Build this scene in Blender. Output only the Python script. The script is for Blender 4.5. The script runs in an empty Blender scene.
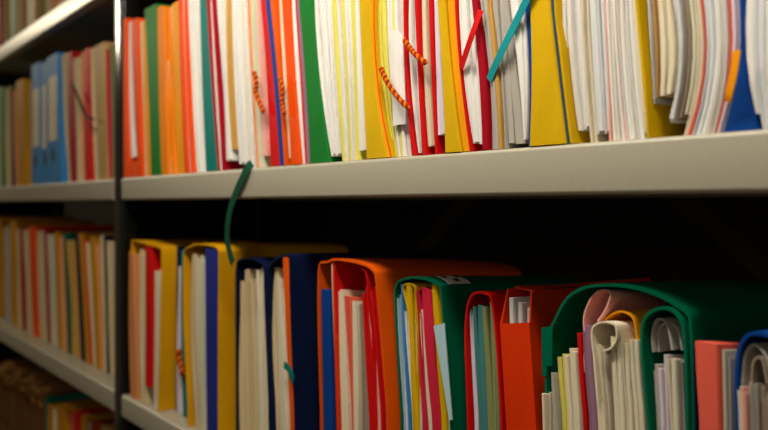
import bpy, bmesh, math, random
from mathutils import Vector
random.seed(7)
SC = bpy.context.scene
COL = SC.collection

# ------------------------------------------------------------------ camera
F = 850.0                                   # focal length in pixels of the 768 x 430 frame
TH = math.atan(604.0 / F)                   # shelf run against the optical axis
D = 0.535                                   # camera to the plane of the shelf fronts
ZC = 1.20
CT, ST = math.cos(TH), math.sin(TH)
YH = 204.0
cam = bpy.data.cameras.new('camera'); co = bpy.data.objects.new('camera', cam); COL.objects.link(co)
cam.sensor_width = 36; cam.lens = F / 768 * 36
cam.shift_y = -(215 - YH) / 768.0
cam.clip_start = 0.02
co.location = (0, -D, ZC)
co.rotation_euler = (math.pi / 2, 0, math.atan2(CT, ST))
cam.dof.use_dof = True; cam.dof.focus_distance = 0.83; cam.dof.aperture_fstop = 4.6
SC.camera = co

def at(px, py, d=0.0):
    """world point seen at a pixel, lying d behind the plane of the shelf fronts"""
    m = (px - 384.0) / F
    x = (D + d) * (m * ST - CT) / (ST + m * CT)
    zz = -x * CT + (D + d) * ST
    return Vector((x, d, ZC + (YH - py) / F * zz))

PITCH = 0.417
MID = ZC + 0.050; LOW = MID - PITCH; TOPS = MID + 0.420; BOT = LOW - PITCH
LIP = 0.0425

# ------------------------------------------------------------------ materials
def lin(c):
    return tuple((v / 255 / 12.92) if v / 255 <= 0.04045 else ((v / 255 + 0.055) / 1.055) ** 2.4 for v in c) + (1,)
PAL = dict(org=(230, 88, 12), redor=(240, 80, 12), oam=(244, 134, 16), redbox=(216, 54, 10), manila=(218, 198, 154), ptan=(220, 142, 84), yelo=(216, 156, 14), slate=(44, 78, 104), oldp=(150, 106, 58), red=(208, 22, 22), crim=(165, 14, 32), yel=(216, 174, 16),
           amb=(246, 160, 18), grn=(22, 118, 44), teal=(0, 122, 112), dgrn=(0, 100, 70), blu=(16, 64, 140),
           navy=(15, 27, 60), lblu=(60, 138, 200), pap=(236, 233, 226), crm=(230, 218, 188), tan=(190, 150, 92),
           pnk=(238, 172, 160), sal=(232, 98, 78), lil=(226, 212, 224), gry=(184, 178, 168), pyl=(226, 216, 100),
           brn=(112, 76, 40), mus=(200, 140, 22), dkc=(40, 38, 34), rose=(206, 40, 66), peach=(232, 160, 112),
           vio=(40, 48, 132), olv=(132, 140, 92), tealstrap=(28, 150, 158), ribgrn=(16, 74, 50), dteal=(70, 130, 128), mauve=(150, 110, 130), bgr=(220, 222, 222),
           dred=(150, 45, 18), taupe=(150, 134, 116), mint=(212, 210, 182), gold=(206, 160, 80), ice=(176, 206, 216))
MATS = {}
def card(key, rough=0.5):
    n = 'card_' + key
    if n in MATS: return MATS[n]
    m = bpy.data.materials.new(n); m.use_nodes = True; t = m.node_tree; N = t.nodes; L = t.links
    b = N['Principled BSDF']; b.inputs['Roughness'].default_value = rough
    b.inputs['Specular IOR Level'].default_value = 0.05
    tc = N.new('ShaderNodeTexCoord')
    n1 = N.new('ShaderNodeTexNoise'); n1.inputs['Scale'].default_value = 26; n1.inputs['Detail'].default_value = 5
    mp = N.new('ShaderNodeMapping'); mp.inputs['Scale'].default_value = (1, 1, 0.35)
    L.new(tc.outputs['Object'], mp.inputs[0]); L.new(mp.outputs[0], n1.inputs['Vector'])
    r = N.new('ShaderNodeMapRange'); r.inputs[1].default_value = 0.3; r.inputs[2].default_value = 0.75
    r.inputs[3].default_value = 0.86; r.inputs[4].default_value = 1.08
    L.new(n1.outputs[0], r.inputs[0])
    mx = N.new('ShaderNodeVectorMath'); mx.operation = 'SCALE'; mx.inputs[0].default_value = lin(PAL[key])[:3]
    L.new(r.outputs[0], mx.inputs['Scale']); L.new(mx.outputs[0], b.inputs['Base Color'])
    n2 = N.new('ShaderNodeTexNoise'); n2.inputs['Scale'].default_value = 700; n2.inputs['Detail'].default_value = 2
    L.new(tc.outputs['Object'], n2.inputs['Vector'])
    bp = N.new('ShaderNodeBump'); bp.inputs['Strength'].default_value = 0.25; bp.inputs['Distance'].default_value = 0.001
    L.new(n2.outputs[0], bp.inputs['Height']); L.new(bp.outputs[0], b.inputs['Normal'])
    MATS[n] = m; return m
def paper(key):
    """edges of many sheets: fine lines running up the stack, each leaf its own tint"""
    n = 'paper_' + key
    if n in MATS: return MATS[n]
    m = bpy.data.materials.new(n); m.use_nodes = True; t = m.node_tree; N = t.nodes; L = t.links
    b = N['Principled BSDF']; b.inputs['Roughness'].default_value = 0.85; b.inputs['Specular IOR Level'].default_value = 0.03
    tc = N.new('ShaderNodeTexCoord'); mp = N.new('ShaderNodeMapping'); mp.inputs['Scale'].default_value = (900, 6, 5)
    L.new(tc.outputs['Object'], mp.inputs[0])
    nz = N.new('ShaderNodeTexNoise'); nz.inputs['Scale'].default_value = 1; nz.inputs['Detail'].default_value = 3
    L.new(mp.outputs[0], nz.inputs['Vector'])
    r = N.new('ShaderNodeMapRange'); r.inputs[1].default_value = 0.3; r.inputs[2].default_value = 0.7
    r.inputs[3].default_value = 0.90; r.inputs[4].default_value = 1.03
    L.new(nz.outputs[0], r.inputs[0])
    a = N.new('ShaderNodeAttribute'); a.attribute_name = 'tint'
    mx = N.new('ShaderNodeMix'); mx.data_type = 'RGBA'; mx.blend_type = 'MULTIPLY'; mx.inputs[0].default_value = 1
    mx.inputs[6].default_value = lin(PAL[key]); L.new(a.outputs['Color'], mx.inputs[7])
    sc = N.new('ShaderNodeVectorMath'); sc.operation = 'SCALE'
    L.new(mx.outputs[2], sc.inputs[0]); L.new(r.outputs[0], sc.inputs['Scale']); L.new(sc.outputs[0], b.inputs['Base Color'])
    bp = N.new('ShaderNodeBump'); bp.inputs['Strength'].default_value = 0.35; bp.inputs['Distance'].default_value = 0.0006
    L.new(nz.outputs[0], bp.inputs['Height']); L.new(bp.outputs[0], b.inputs['Normal'])
    MATS[n] = m; return m
def plain(n, rgb, rough=0.5, spec=0.5, bump=0.0, bscale=60, metal=0):
    if n in MATS: return MATS[n]
    m = bpy.data.materials.new(n); m.use_nodes = True; t = m.node_tree; N = t.nodes; L = t.links
    b = N['Principled BSDF']; b.inputs['Roughness'].default_value = rough; b.inputs['Specular IOR Level'].default_value = spec
    b.inputs['Metallic'].default_value = metal
    tc = N.new('ShaderNodeTexCoord'); nz = N.new('ShaderNodeTexNoise'); nz.inputs['Scale'].default_value = bscale
    nz.inputs['Detail'].default_value = 4; L.new(tc.outputs['Object'], nz.inputs['Vector'])
    r = N.new('ShaderNodeMapRange'); r.inputs[3].default_value = 0.9; r.inputs[4].default_value = 1.08
    L.new(nz.outputs[0], r.inputs[0])
    s = N.new('ShaderNodeVectorMath'); s.operation = 'SCALE'; s.inputs[0].default_value = lin(rgb)[:3]
    L.new(r.outputs[0], s.inputs['Scale']); L.new(s.outputs[0], b.inputs['Base Color'])
    if bump:
        bp = N.new('ShaderNodeBump'); bp.inputs['Strength'].default_value = bump; bp.inputs['Distance'].default_value = 0.002
        L.new(nz.outputs[0], bp.inputs['Height']); L.new(bp.outputs[0], b.inputs['Normal'])
    MATS[n] = m; return m
M_SHELF = plain('shelf_paint', (172, 166, 146), 0.34, 0.5, 0.03, 240)
M_POST = plain('post_paint', (13, 17, 13), 0.17, 0.5)
M_DARK = plain('dark_metal', (58, 58, 52), 0.5, 0.4)
M_CORD_O = plain('cord_orange', (222, 112, 14), 0.8, 0.1)
M_CORD_R = plain('cord_red', (150, 44, 8), 0.8, 0.1)
M_INK = plain('ink', (30, 30, 32), 0.7, 0.2)

# ------------------------------------------------------------------ mesh helpers
def link(name, verts, faces, mats, parent=None, mi=None, tints=None, smooth=35):
    me = bpy.data.meshes.new(name); me.from_pydata([tuple(v) for v in verts], [], faces); me.update()
    for m in (mats if isinstance(mats, (list, tuple)) else [mats]): me.materials.append(m)
    if mi: me.polygons.foreach_set('material_index', mi)
    at_ = me.attributes.new('tint', 'FLOAT_COLOR', 'FACE')
    tv = tints if tints else [(1, 1, 1)] * len(me.polygons)
    at_.data.foreach_set('color', [c for t in tv for c in (t[0], t[1], t[2], 1)])
    bm = bmesh.new(); bm.from_mesh(me); bmesh.ops.recalc_face_normals(bm, faces=bm.faces); bm.to_mesh(me); bm.free()
    me.shade_smooth(); me.set_sharp_from_angle(angle=math.radians(smooth))
    o = bpy.data.objects.new(name, me); COL.objects.link(o)
    if parent:
        o.parent = parent
        off = Vector(parent.location) if parent.type == 'EMPTY' else Vector(parent.parent.location)
        if parent.type == 'EMPTY':
            for v in me.vertices: v.co -= off
        else:
            for v in me.vertices: v.co -= off
    return o
def tag(o, label, cat, group=None):
    o['label'] = label; o['category'] = cat
    if group: o['group'] = group
    return o
def thing(name, loc, label, cat, group=None):
    o = bpy.data.objects.new(name, None); o.empty_display_size = 0.05; COL.objects.link(o); o.location = loc
    return tag(o, label, cat, group)

class MB:
    def __init__(s): s.v = []; s.f = []; s.mi = []; s.t = []
    def add(s, vs, fs, mi=0, tint=(1, 1, 1)):
        o = len(s.v); s.v += vs; s.f += [tuple(i + o for i in f) for f in fs]; s.mi += [mi] * len(fs); s.t += [tint] * len(fs)
    def box(s, a, b, mi=0):
        x0, y0, z0 = a; x1, y1, z1 = b
        vs = [(x, y, z) for z in (z0, z1) for y in (y0, y1) for x in (x0, x1)]
        s.add(vs, [(0, 1, 3, 2), (4, 6, 7, 5), (0, 4, 5, 1), (1, 5, 7, 3), (3, 7, 6, 2), (2, 6, 4, 0)], mi)
    def column(s, lv, y1, ch, mi=0, tint=(1, 1, 1), bd=0.0):
        """lv: (z, xl, xr, y0) from bottom to top; chamfered front edges"""
        vs = []; fs = []
        for q, (z, xl, xr, y0) in enumerate(lv):
            zb = z - bd * (q / (len(lv) - 1)) ** 6
            c = min(ch, (xr - xl) * 0.35)
            vs += [(xl, y0 + c, z), (xl + c, y0, z), (xr - c, y0, z), (xr, y0 + c, z), (xr, y1, zb), (xl, y1, zb)]
        n = len(lv)
        for i in range(n - 1):
            for k in range(6):
                a = i * 6 + k; b = i * 6 + (k + 1) % 6
                fs.append((a, b, b + 6, a + 6))
        fs.append(tuple(range(5, -1, -1))); fs.append(tuple(range((n - 1) * 6, n * 6)))
        s.add(vs, fs, mi, tint)
    def tube(s, pts, r, seg=8, mi=0, taper=None):
        pts = [Vector(p) for p in pts]; vs = []; fs = []
        for i, p in enumerate(pts):
            tdir = (pts[min(i + 1, len(pts) - 1)] - pts[max(i - 1, 0)]).normalized()
            u = tdir.cross(Vector((0, 1, 0.01))).normalized(); w = tdir.cross(u)
            for k in range(seg):
                a = 2 * math.pi * k / seg
                vs.append(p + (u * math.cos(a) + w * math.sin(a)) * r)
        for i in range(len(pts) - 1):
            for k in range(seg):
                fs.append((i * seg + k, i * seg + (k + 1) % seg, (i + 1) * seg + (k + 1) % seg, (i + 1) * seg + k))
        fs.append(tuple(range(seg))); fs.append(tuple(range((len(pts) - 1) * seg, len(pts) * seg)))
        s.add(vs, fs, mi)
    def sheet(s, pts, th, y0, y1, mi=0, droop=0.0):
        """a bent sheet: open curve of (x, z) with a thickness, run back from y0 to y1"""
        n = len(pts); nr = []
        for i in range(n):
            a = pts[max(i - 1, 0)]; b = pts[min(i + 1, n - 1)]
            dx, dz = b[0] - a[0], b[1] - a[1]; l = math.hypot(dx, dz) or 1
            nr.append((dz / l, -dx / l))
        out = list(pts); inn = [(p[0] + q[0] * th, p[1] + q[1] * th) for p, q in zip(pts, nr)]
        loop = out + inn[::-1]; m = len(loop); K = 5
        zmin = min(p[1] for p in loop); zmax = max(p[1] for p in loop); zr = (zmax - zmin) or 1
        vs = []
        for k in range(K + 1):
            y = y0 + (y1 - y0) * k / K
            for x, z in loop:
                h = (z - zmin) / zr
                vs.append((x, y, z - droop * (k / K) ** 1.3 * h ** 3))
        fs = []
        for k in range(K):
            for i in range(m):
                j = (i + 1) % m
                fs.append((k * m + i, k * m + j, (k + 1) * m + j, (k + 1) * m + i))
        for i in range(n - 1):
            fs.append((i, i + 1, m - 2 - i, m - 1 - i))
            o = K * m; fs.append((o + i, o + m - 1 - i, o + m - 2 - i, o + i + 1))
        s.add(vs, fs, mi)
    def ribbon(s, pts, w, th, mi=0):
        """flat band hanging along pts, its width across the view of the shelf front"""
        pts = [Vector(p) for p in pts]; vs = []; fs = []
        for i, p in enumerate(pts):
            td = (pts[min(i + 1, len(pts) - 1)] - pts[max(i - 1, 0)]).normalized()
            u = Vector((td.z, 0, -td.x))
            if u.length < 1e-3: u = Vector((1, 0, 0))
            u.normalize(); nn = td.cross(u).normalized()
            for a, b in ((-1, -1), (1, -1), (1, 1), (-1, 1)): vs.append(p + u * w / 2 * a + nn * th / 2 * b)
        for i in range(len(pts) - 1):
            for k in range(4): fs.append((i * 4 + k, i * 4 + (k + 1) % 4, i * 4 + 4 + (k + 1) % 4, i * 4 + 4 + k))
        fs.append((0, 1, 2, 3)); o = len(vs) - 4; fs.append((o, o + 1, o + 2, o + 3))
        s.add(vs, fs, mi)
    def build(s, name, mats, parent=None, smooth=35):
        return link(name, s.v, s.f, mats, parent, s.mi, s.t, smooth)
def spline(P, n=6):
    P = [Vector(p) for p in P]; out = []
    for i in range(len(P) - 1):
        a = P[max(i - 1, 0)]; b = P[i]; c = P[i + 1]; d = P[min(i + 2, len(P) - 1)]
        for k in range(n):
            t = k / n
            out.append(0.5 * ((2 * b) + (c - a) * t + (2 * a - 5 * b + 4 * c - d) * t * t + (3 * b - a - 3 * c + d) * t ** 3))
    out.append(P[-1]); return out

# ------------------------------------------------------------------ the room around the shelving
def struct(o): o['kind'] = 'structure'; return o
b = MB(); b.box((-4.6, -2.6, -0.05), (1.6, 0.66, 0)); struct(b.build('floor', plain('floor_lino', (92, 84, 72), 0.5)))
b = MB(); b.box((-4.6, 0.6, 0), (1.6, 0.66, 2.75)); struct(b.build('wall_back', plain('wall_paint_dark', (52, 48, 42), 0.9, 0.1)))

# ------------------------------------------------------------------ shelving
XP0, XP1 = at(113.2, 200).x, at(121.6, 200).x           # the post between the two bays
XR, XL = 0.34, -3.25
unit = thing('shelving_unit', (XP1, 0, 0), 'long grey metal shelving with a black upright post, holding all the files', 'shelf')
def board(x0, x1, z):
    b = MB()
    r = 0.004; y1 = 0.315; prof = []
    for k in range(6):
        a = math.pi / 2 * k / 5; prof.append((r - r * math.sin(a), z - r + r * math.cos(a)))
    for k in range(6):
        a = math.pi / 2 * k / 5; prof.append((r - r * math.cos(a), z - LIP + r - r * math.sin(a)))
    out = [(y1, z - LIP), (y1 - 0.001, z)] + prof + [(0.022, z - LIP)]
    inn = [(0.022, z - LIP + 0.0015), (0.005, z - LIP + 0.0015), (0.0018, z - LIP + 0.006), (0.0018, z - 0.006), (0.004, z - 0.002), (y1 - 0.0025, z - 0.002), (y1 - 0.0025, z - LIP)]
    loop = out + inn; n = len(loop)
    vs = [(x0, y, zz) for y, zz in loop] + [(x1, y, zz) for y, zz in loop]
    fs = [(i, (i + 1) % n, n + (i + 1) % n, n + i) for i in range(n)]
    fs += [tuple(range(n - 1, -1, -1)), tuple(range(n, 2 * n))]
    b.add(vs, fs); return b.build('shelf_board', M_SHELF, unit, 50)
for z in (TOPS, MID, LOW, BOT):
    board(XP1 + 0.0005, XR, z); board(XL, XP0 - 0.0005, z)
def post(x0, x1, y0, y1):
    b = MB(); r = 0.006; pr = []
    for cx, cy, a0 in ((x0 + r, y0 + r, 180), (x1 - r, y0 + r, 270), (x1 - r, y1 - r, 0), (x0 + r, y1 - r, 90)):
        for k in range(5):
            a = math.radians(a0 + 22.5 * k); pr.append((cx + r * math.cos(a), cy + r * math.sin(a)))
    n = len(pr); vs = [(x, y, 0.0005) for x, y in pr] + [(x, y, 2.25) for x, y in pr]
    fs = [(i, (i + 1) % n, n + (i + 1) % n, n + i) for i in range(n)] + [tuple(range(n - 1, -1, -1)), tuple(range(n, 2 * n))]
    b.add(vs, fs); return b.build('post', M_POST, unit)
for xa, xb in ((XP0, XP1), (XR + 0.0005, XR + 0.045), (XL - 0.045, XL - 0.0005)):
    post(xa, xb, 0.001, 0.036); post(xa, xb, 0.29, 0.325)
    b = MB(); xm = (xa + xb) / 2; b.box((xm - 0.001, 0.036, 0.03), (xm + 0.001, 0.29, 2.22)); b.build('side_panel', M_POST, unit)
def brace(p, q):
    p = Vector(p); q = Vector(q); u = (q - p).normalized(); w = Vector((-u.z, 0, u.x)) * 0.0125
    y0, y1 = 0.327, 0.330; b = MB()
    c = [p - w, p + w, q + w, q - w]
    vs = [(v.x, y0, v.z) for v in c] + [(v.x, y1, v.z) for v in c]
    b.add(vs, [(0, 1, 2, 3), (7, 6, 5, 4), (0, 4, 5, 1), (1, 5, 6, 2), (2, 6, 7, 3), (3, 7, 4, 0)])
    b.build('cross_brace', M_DARK, unit)
pa, pb = at(690, 205, 0.33), at(768, 272, 0.33)
k = (pb.z - pa.z) / (pb.x - pa.x)
brace((pa.x + (1.25 - pa.z) / k, 0, 1.25), (pa.x + (0.45 - pa.z) / k, 0, 0.45))
pa, pb = at(462, 205, 0.33), at(432, 240, 0.33)
k = (pb.z - pa.z) / (pb.x - pa.x)
brace((pa.x + (1.25 - pa.z) / k, 0, 1.25), (pa.x + (0.45 - pa.z) / k, 0, 0.45))

# ------------------------------------------------------------------ files
DEPTH = 0.235
def curve(px, ys, shelf, d):
    """x as a function of z through the boundary's pixel samples"""
    P = []
    for x, y in zip(px, ys):
        p = at(x, 0, d)
        if y is None: P.append((p.x, shelf))
        else:
            q = at(x, y, d); P.append((q.x, q.z))
    P.sort(key=lambda p: p[1])
    def f(z):
        if len(P) == 1: return P[0][0]
        if len(P) == 2:
            (x0, z0), (x1, z1) = P; return x0 + (x1 - x0) * (z - z0) / (z1 - z0)
        def quad(z):
            s = 0
            for i in range(3):
                l = P[i][0]
                for j in range(3):
                    if i != j: l *= (z - P[j][1]) / (P[i][1] - P[j][1])
                s += l
            return s
        e = 0.002
        if z < P[0][1]:
            k = (quad(P[0][1] + e) - quad(P[0][1])) / e; return P[0][0] + 0.3 * k * (z - P[0][1])
        if z > P[2][1]:
            k = (quad(P[2][1]) - quad(P[2][1] - e)) / e; return P[2][0] + 0.6 * k * (z - P[2][1])
        return quad(z)
    return f
NAMES = dict(S='cover', P='paper_stack', C='cover')
def row(shelf, levels, items, end, group, dflt=0.012, height=0.302, end_d=None, shift=0.0, inset=0.0):
    """items: things left to right; each slab's left edge is a boundary, its right edge the next slab's"""
    flat = []
    for it in items:
        for s in it['slabs']: flat.append((it, s))
    d_of = lambda it, s: (s[3].get('d', it.get('d', dflt)) if len(s) > 3 else it.get('d', dflt)) + shift
    curves = [curve(s[2], levels, shelf, d_of(it, s)) for it, s in flat]
    curves.append(curve(end, levels, shelf, end_d if end_d is not None else dflt))
    out = {}
    for i, (it, s) in enumerate(flat):
        kind, colr, px = s[0], s[1], s[2]; op = s[3] if len(s) > 3 else {}
        d = d_of(it, s); fl, fr = curves[i], curves[i + 1]
        key = it['key']
        if key not in out:
            x0 = fl(shelf); out[key] = thing(it.get('name', 'file_folder'), (x0, d, shelf), it['label'], it.get('cat', 'folder'), group)
        root = out[key]
        ins = inset if i == len(flat) - 1 else 0.0004
        def span(z):
            xl = fl(z); xr = fr(z) - ins
            if thick: xr = min(xr, xl + thick) if xr > xl else xl + thick
            return xl, max(min(xr, xl + mw), xl + 0.0009)
        zt = op.get('top', it.get('top')); zt = shelf + it.get('h', height) if zt is None else at(px[0], zt, d).z
        zb = op.get('bot'); zb = shelf + 0.0008 if zb is None else max(at(px[-1], zb, d).z, shelf + 0.0008)
        thick = op.get('t', 0.0028 if kind == 'C' else None); mw = op.get('mw', 0.09)
        nl = 15; lv = []
        for k in range(nl):
            z = zb + (zt - zb) * k / (nl - 1); xl, xr = span(z)
            lv.append((z, xl, xr, d))
        wmin = min(l[2] - l[1] for l in lv)
        if wmin < 0.0012: print('thin', group, key, kind, colr, px, round(wmin, 4))
        bd = 0.022 if shelf == LOW and levels[2] else 0.0
        b = MB(); wmid = lv[nl // 2][2] - lv[nl // 2][1]; y1 = d + DEPTH
        if kind == 'P':
            n = op.get('n', max(1, min(12, int(wmid / 0.0035))))
            cuts = [0]
            for k in range(n): cuts.append(cuts[-1] + random.uniform(0.4, 1.6))
            cuts = [c / cuts[-1] for c in cuts]
            for k in range(n):
                jy = random.uniform(0, 0.004); jt = random.uniform(0, 0.015 if bd else 0.006); jb = random.uniform(0, 0.004) if 'bot' in op else 0
                w0 = random.uniform(-1, 1) * 0.04
                ll = []
                for q, (z, xl, xr, yy) in enumerate(lv):
                    h = q / (nl - 1); z2 = z - jt * h + jb * (1 - h); xl, xr = span(z2)
                    wob = (0.13 * math.sin(h * 5 + k * 2.1) + 0.06 * math.sin(h * 11 + k)) / n
                    a = xl + (xr - xl) * min(max(cuts[k] + (wob if k else 0), 0), 1); c = xl + (xr - xl) * min(max(cuts[k + 1] + (wob if k < n - 1 else 0), 0), 1) - 0.00025
                    ll.append((z2, a, max(c, a + 0.0004), yy + jy + w0 * 0.05 * math.sin(h * 4 + k)))
                g = random.uniform(0.90, 1.02); wm = random.uniform(-0.035, 0.03)
                b.column(ll, y1 - random.uniform(0, 0.01), 0.0007, 0, (g + wm * 0.4, g, g - wm), bd)
            o = b.build(op.get('name', NAMES[kind]), paper(colr), root)
        else:
            b.column(lv, y1, 0.0014, bd=bd)
            o = b.build(op.get('name', NAMES[kind]), card(colr), root)
        if 'label' in op: o['label'] = op['label']
        out[(key, i)] = o
    return out
def wrap(root, poly, d, shelf, key, name='cover', th=0.0026, droop=0.006, depth=DEPTH, n=5, lean=(0, 0)):
    """folded cover, open to the front: left side, fold over the top, right side"""
    pts = [at(x, y, d) for x, y in poly]; sm = spline(pts, n)
    P = [(p.x, p.z) for p in sm]
    def foot(p, q):
        k = (p[0] - q[0]) / (p[1] - q[1]) if abs(p[1] - q[1]) > 1e-4 else 0
        return (p[0] + max(-.2, min(.2, k)) * .3 * (shelf + .0008 - p[1]), shelf + .0008)
    P = [foot(P[0], P[2])] + P + [foot(P[-1], P[-3])]
    b = MB(); b.sheet(P, th, d, d + depth, 0, droop)
    return b.build(name, card(key), root, 40)
def cord(root, pts, d, r=0.0014, name='tie_cord', turns=9, plaited=True, mats=None, dback=0.0):
    P = spline([at(x, y, d) for x, y in pts], 14); b = MB(); L = len(P)
    if not plaited:
        b.tube(P, r, 8); return b.build(name, mats, root)
    for s in range(2):
        q = []
        for i, p in enumerate(P):
            td = (P[min(i + 1, L - 1)] - P[max(i - 1, 0)]).normalized(); u = td.cross(Vector((0, 1, 0))).normalized(); w = td.cross(u)
            a = 2 * math.pi * turns * i / (L - 1) / 1.0 + s * math.pi
            q.append(p + (u * math.cos(a) + w * math.sin(a)) * r * 0.8)
        b.tube(q, r, 7, s)
    return b.build(name, [M_CORD_O, M_CORD_R], root)
def band(root, pts, ds, w, key, name='tie_ribbon', n=8):
    P = spline([at(x, y, dd) for (x, y), dd in zip(pts, ds)], n); b = MB(); b.ribbon(P, w, 0.0006)
    return b.build(name, card(key, 0.6), root)

def T(key, label, slabs, **k): return dict(key=key, label=label, slabs=slabs, **k)

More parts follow.
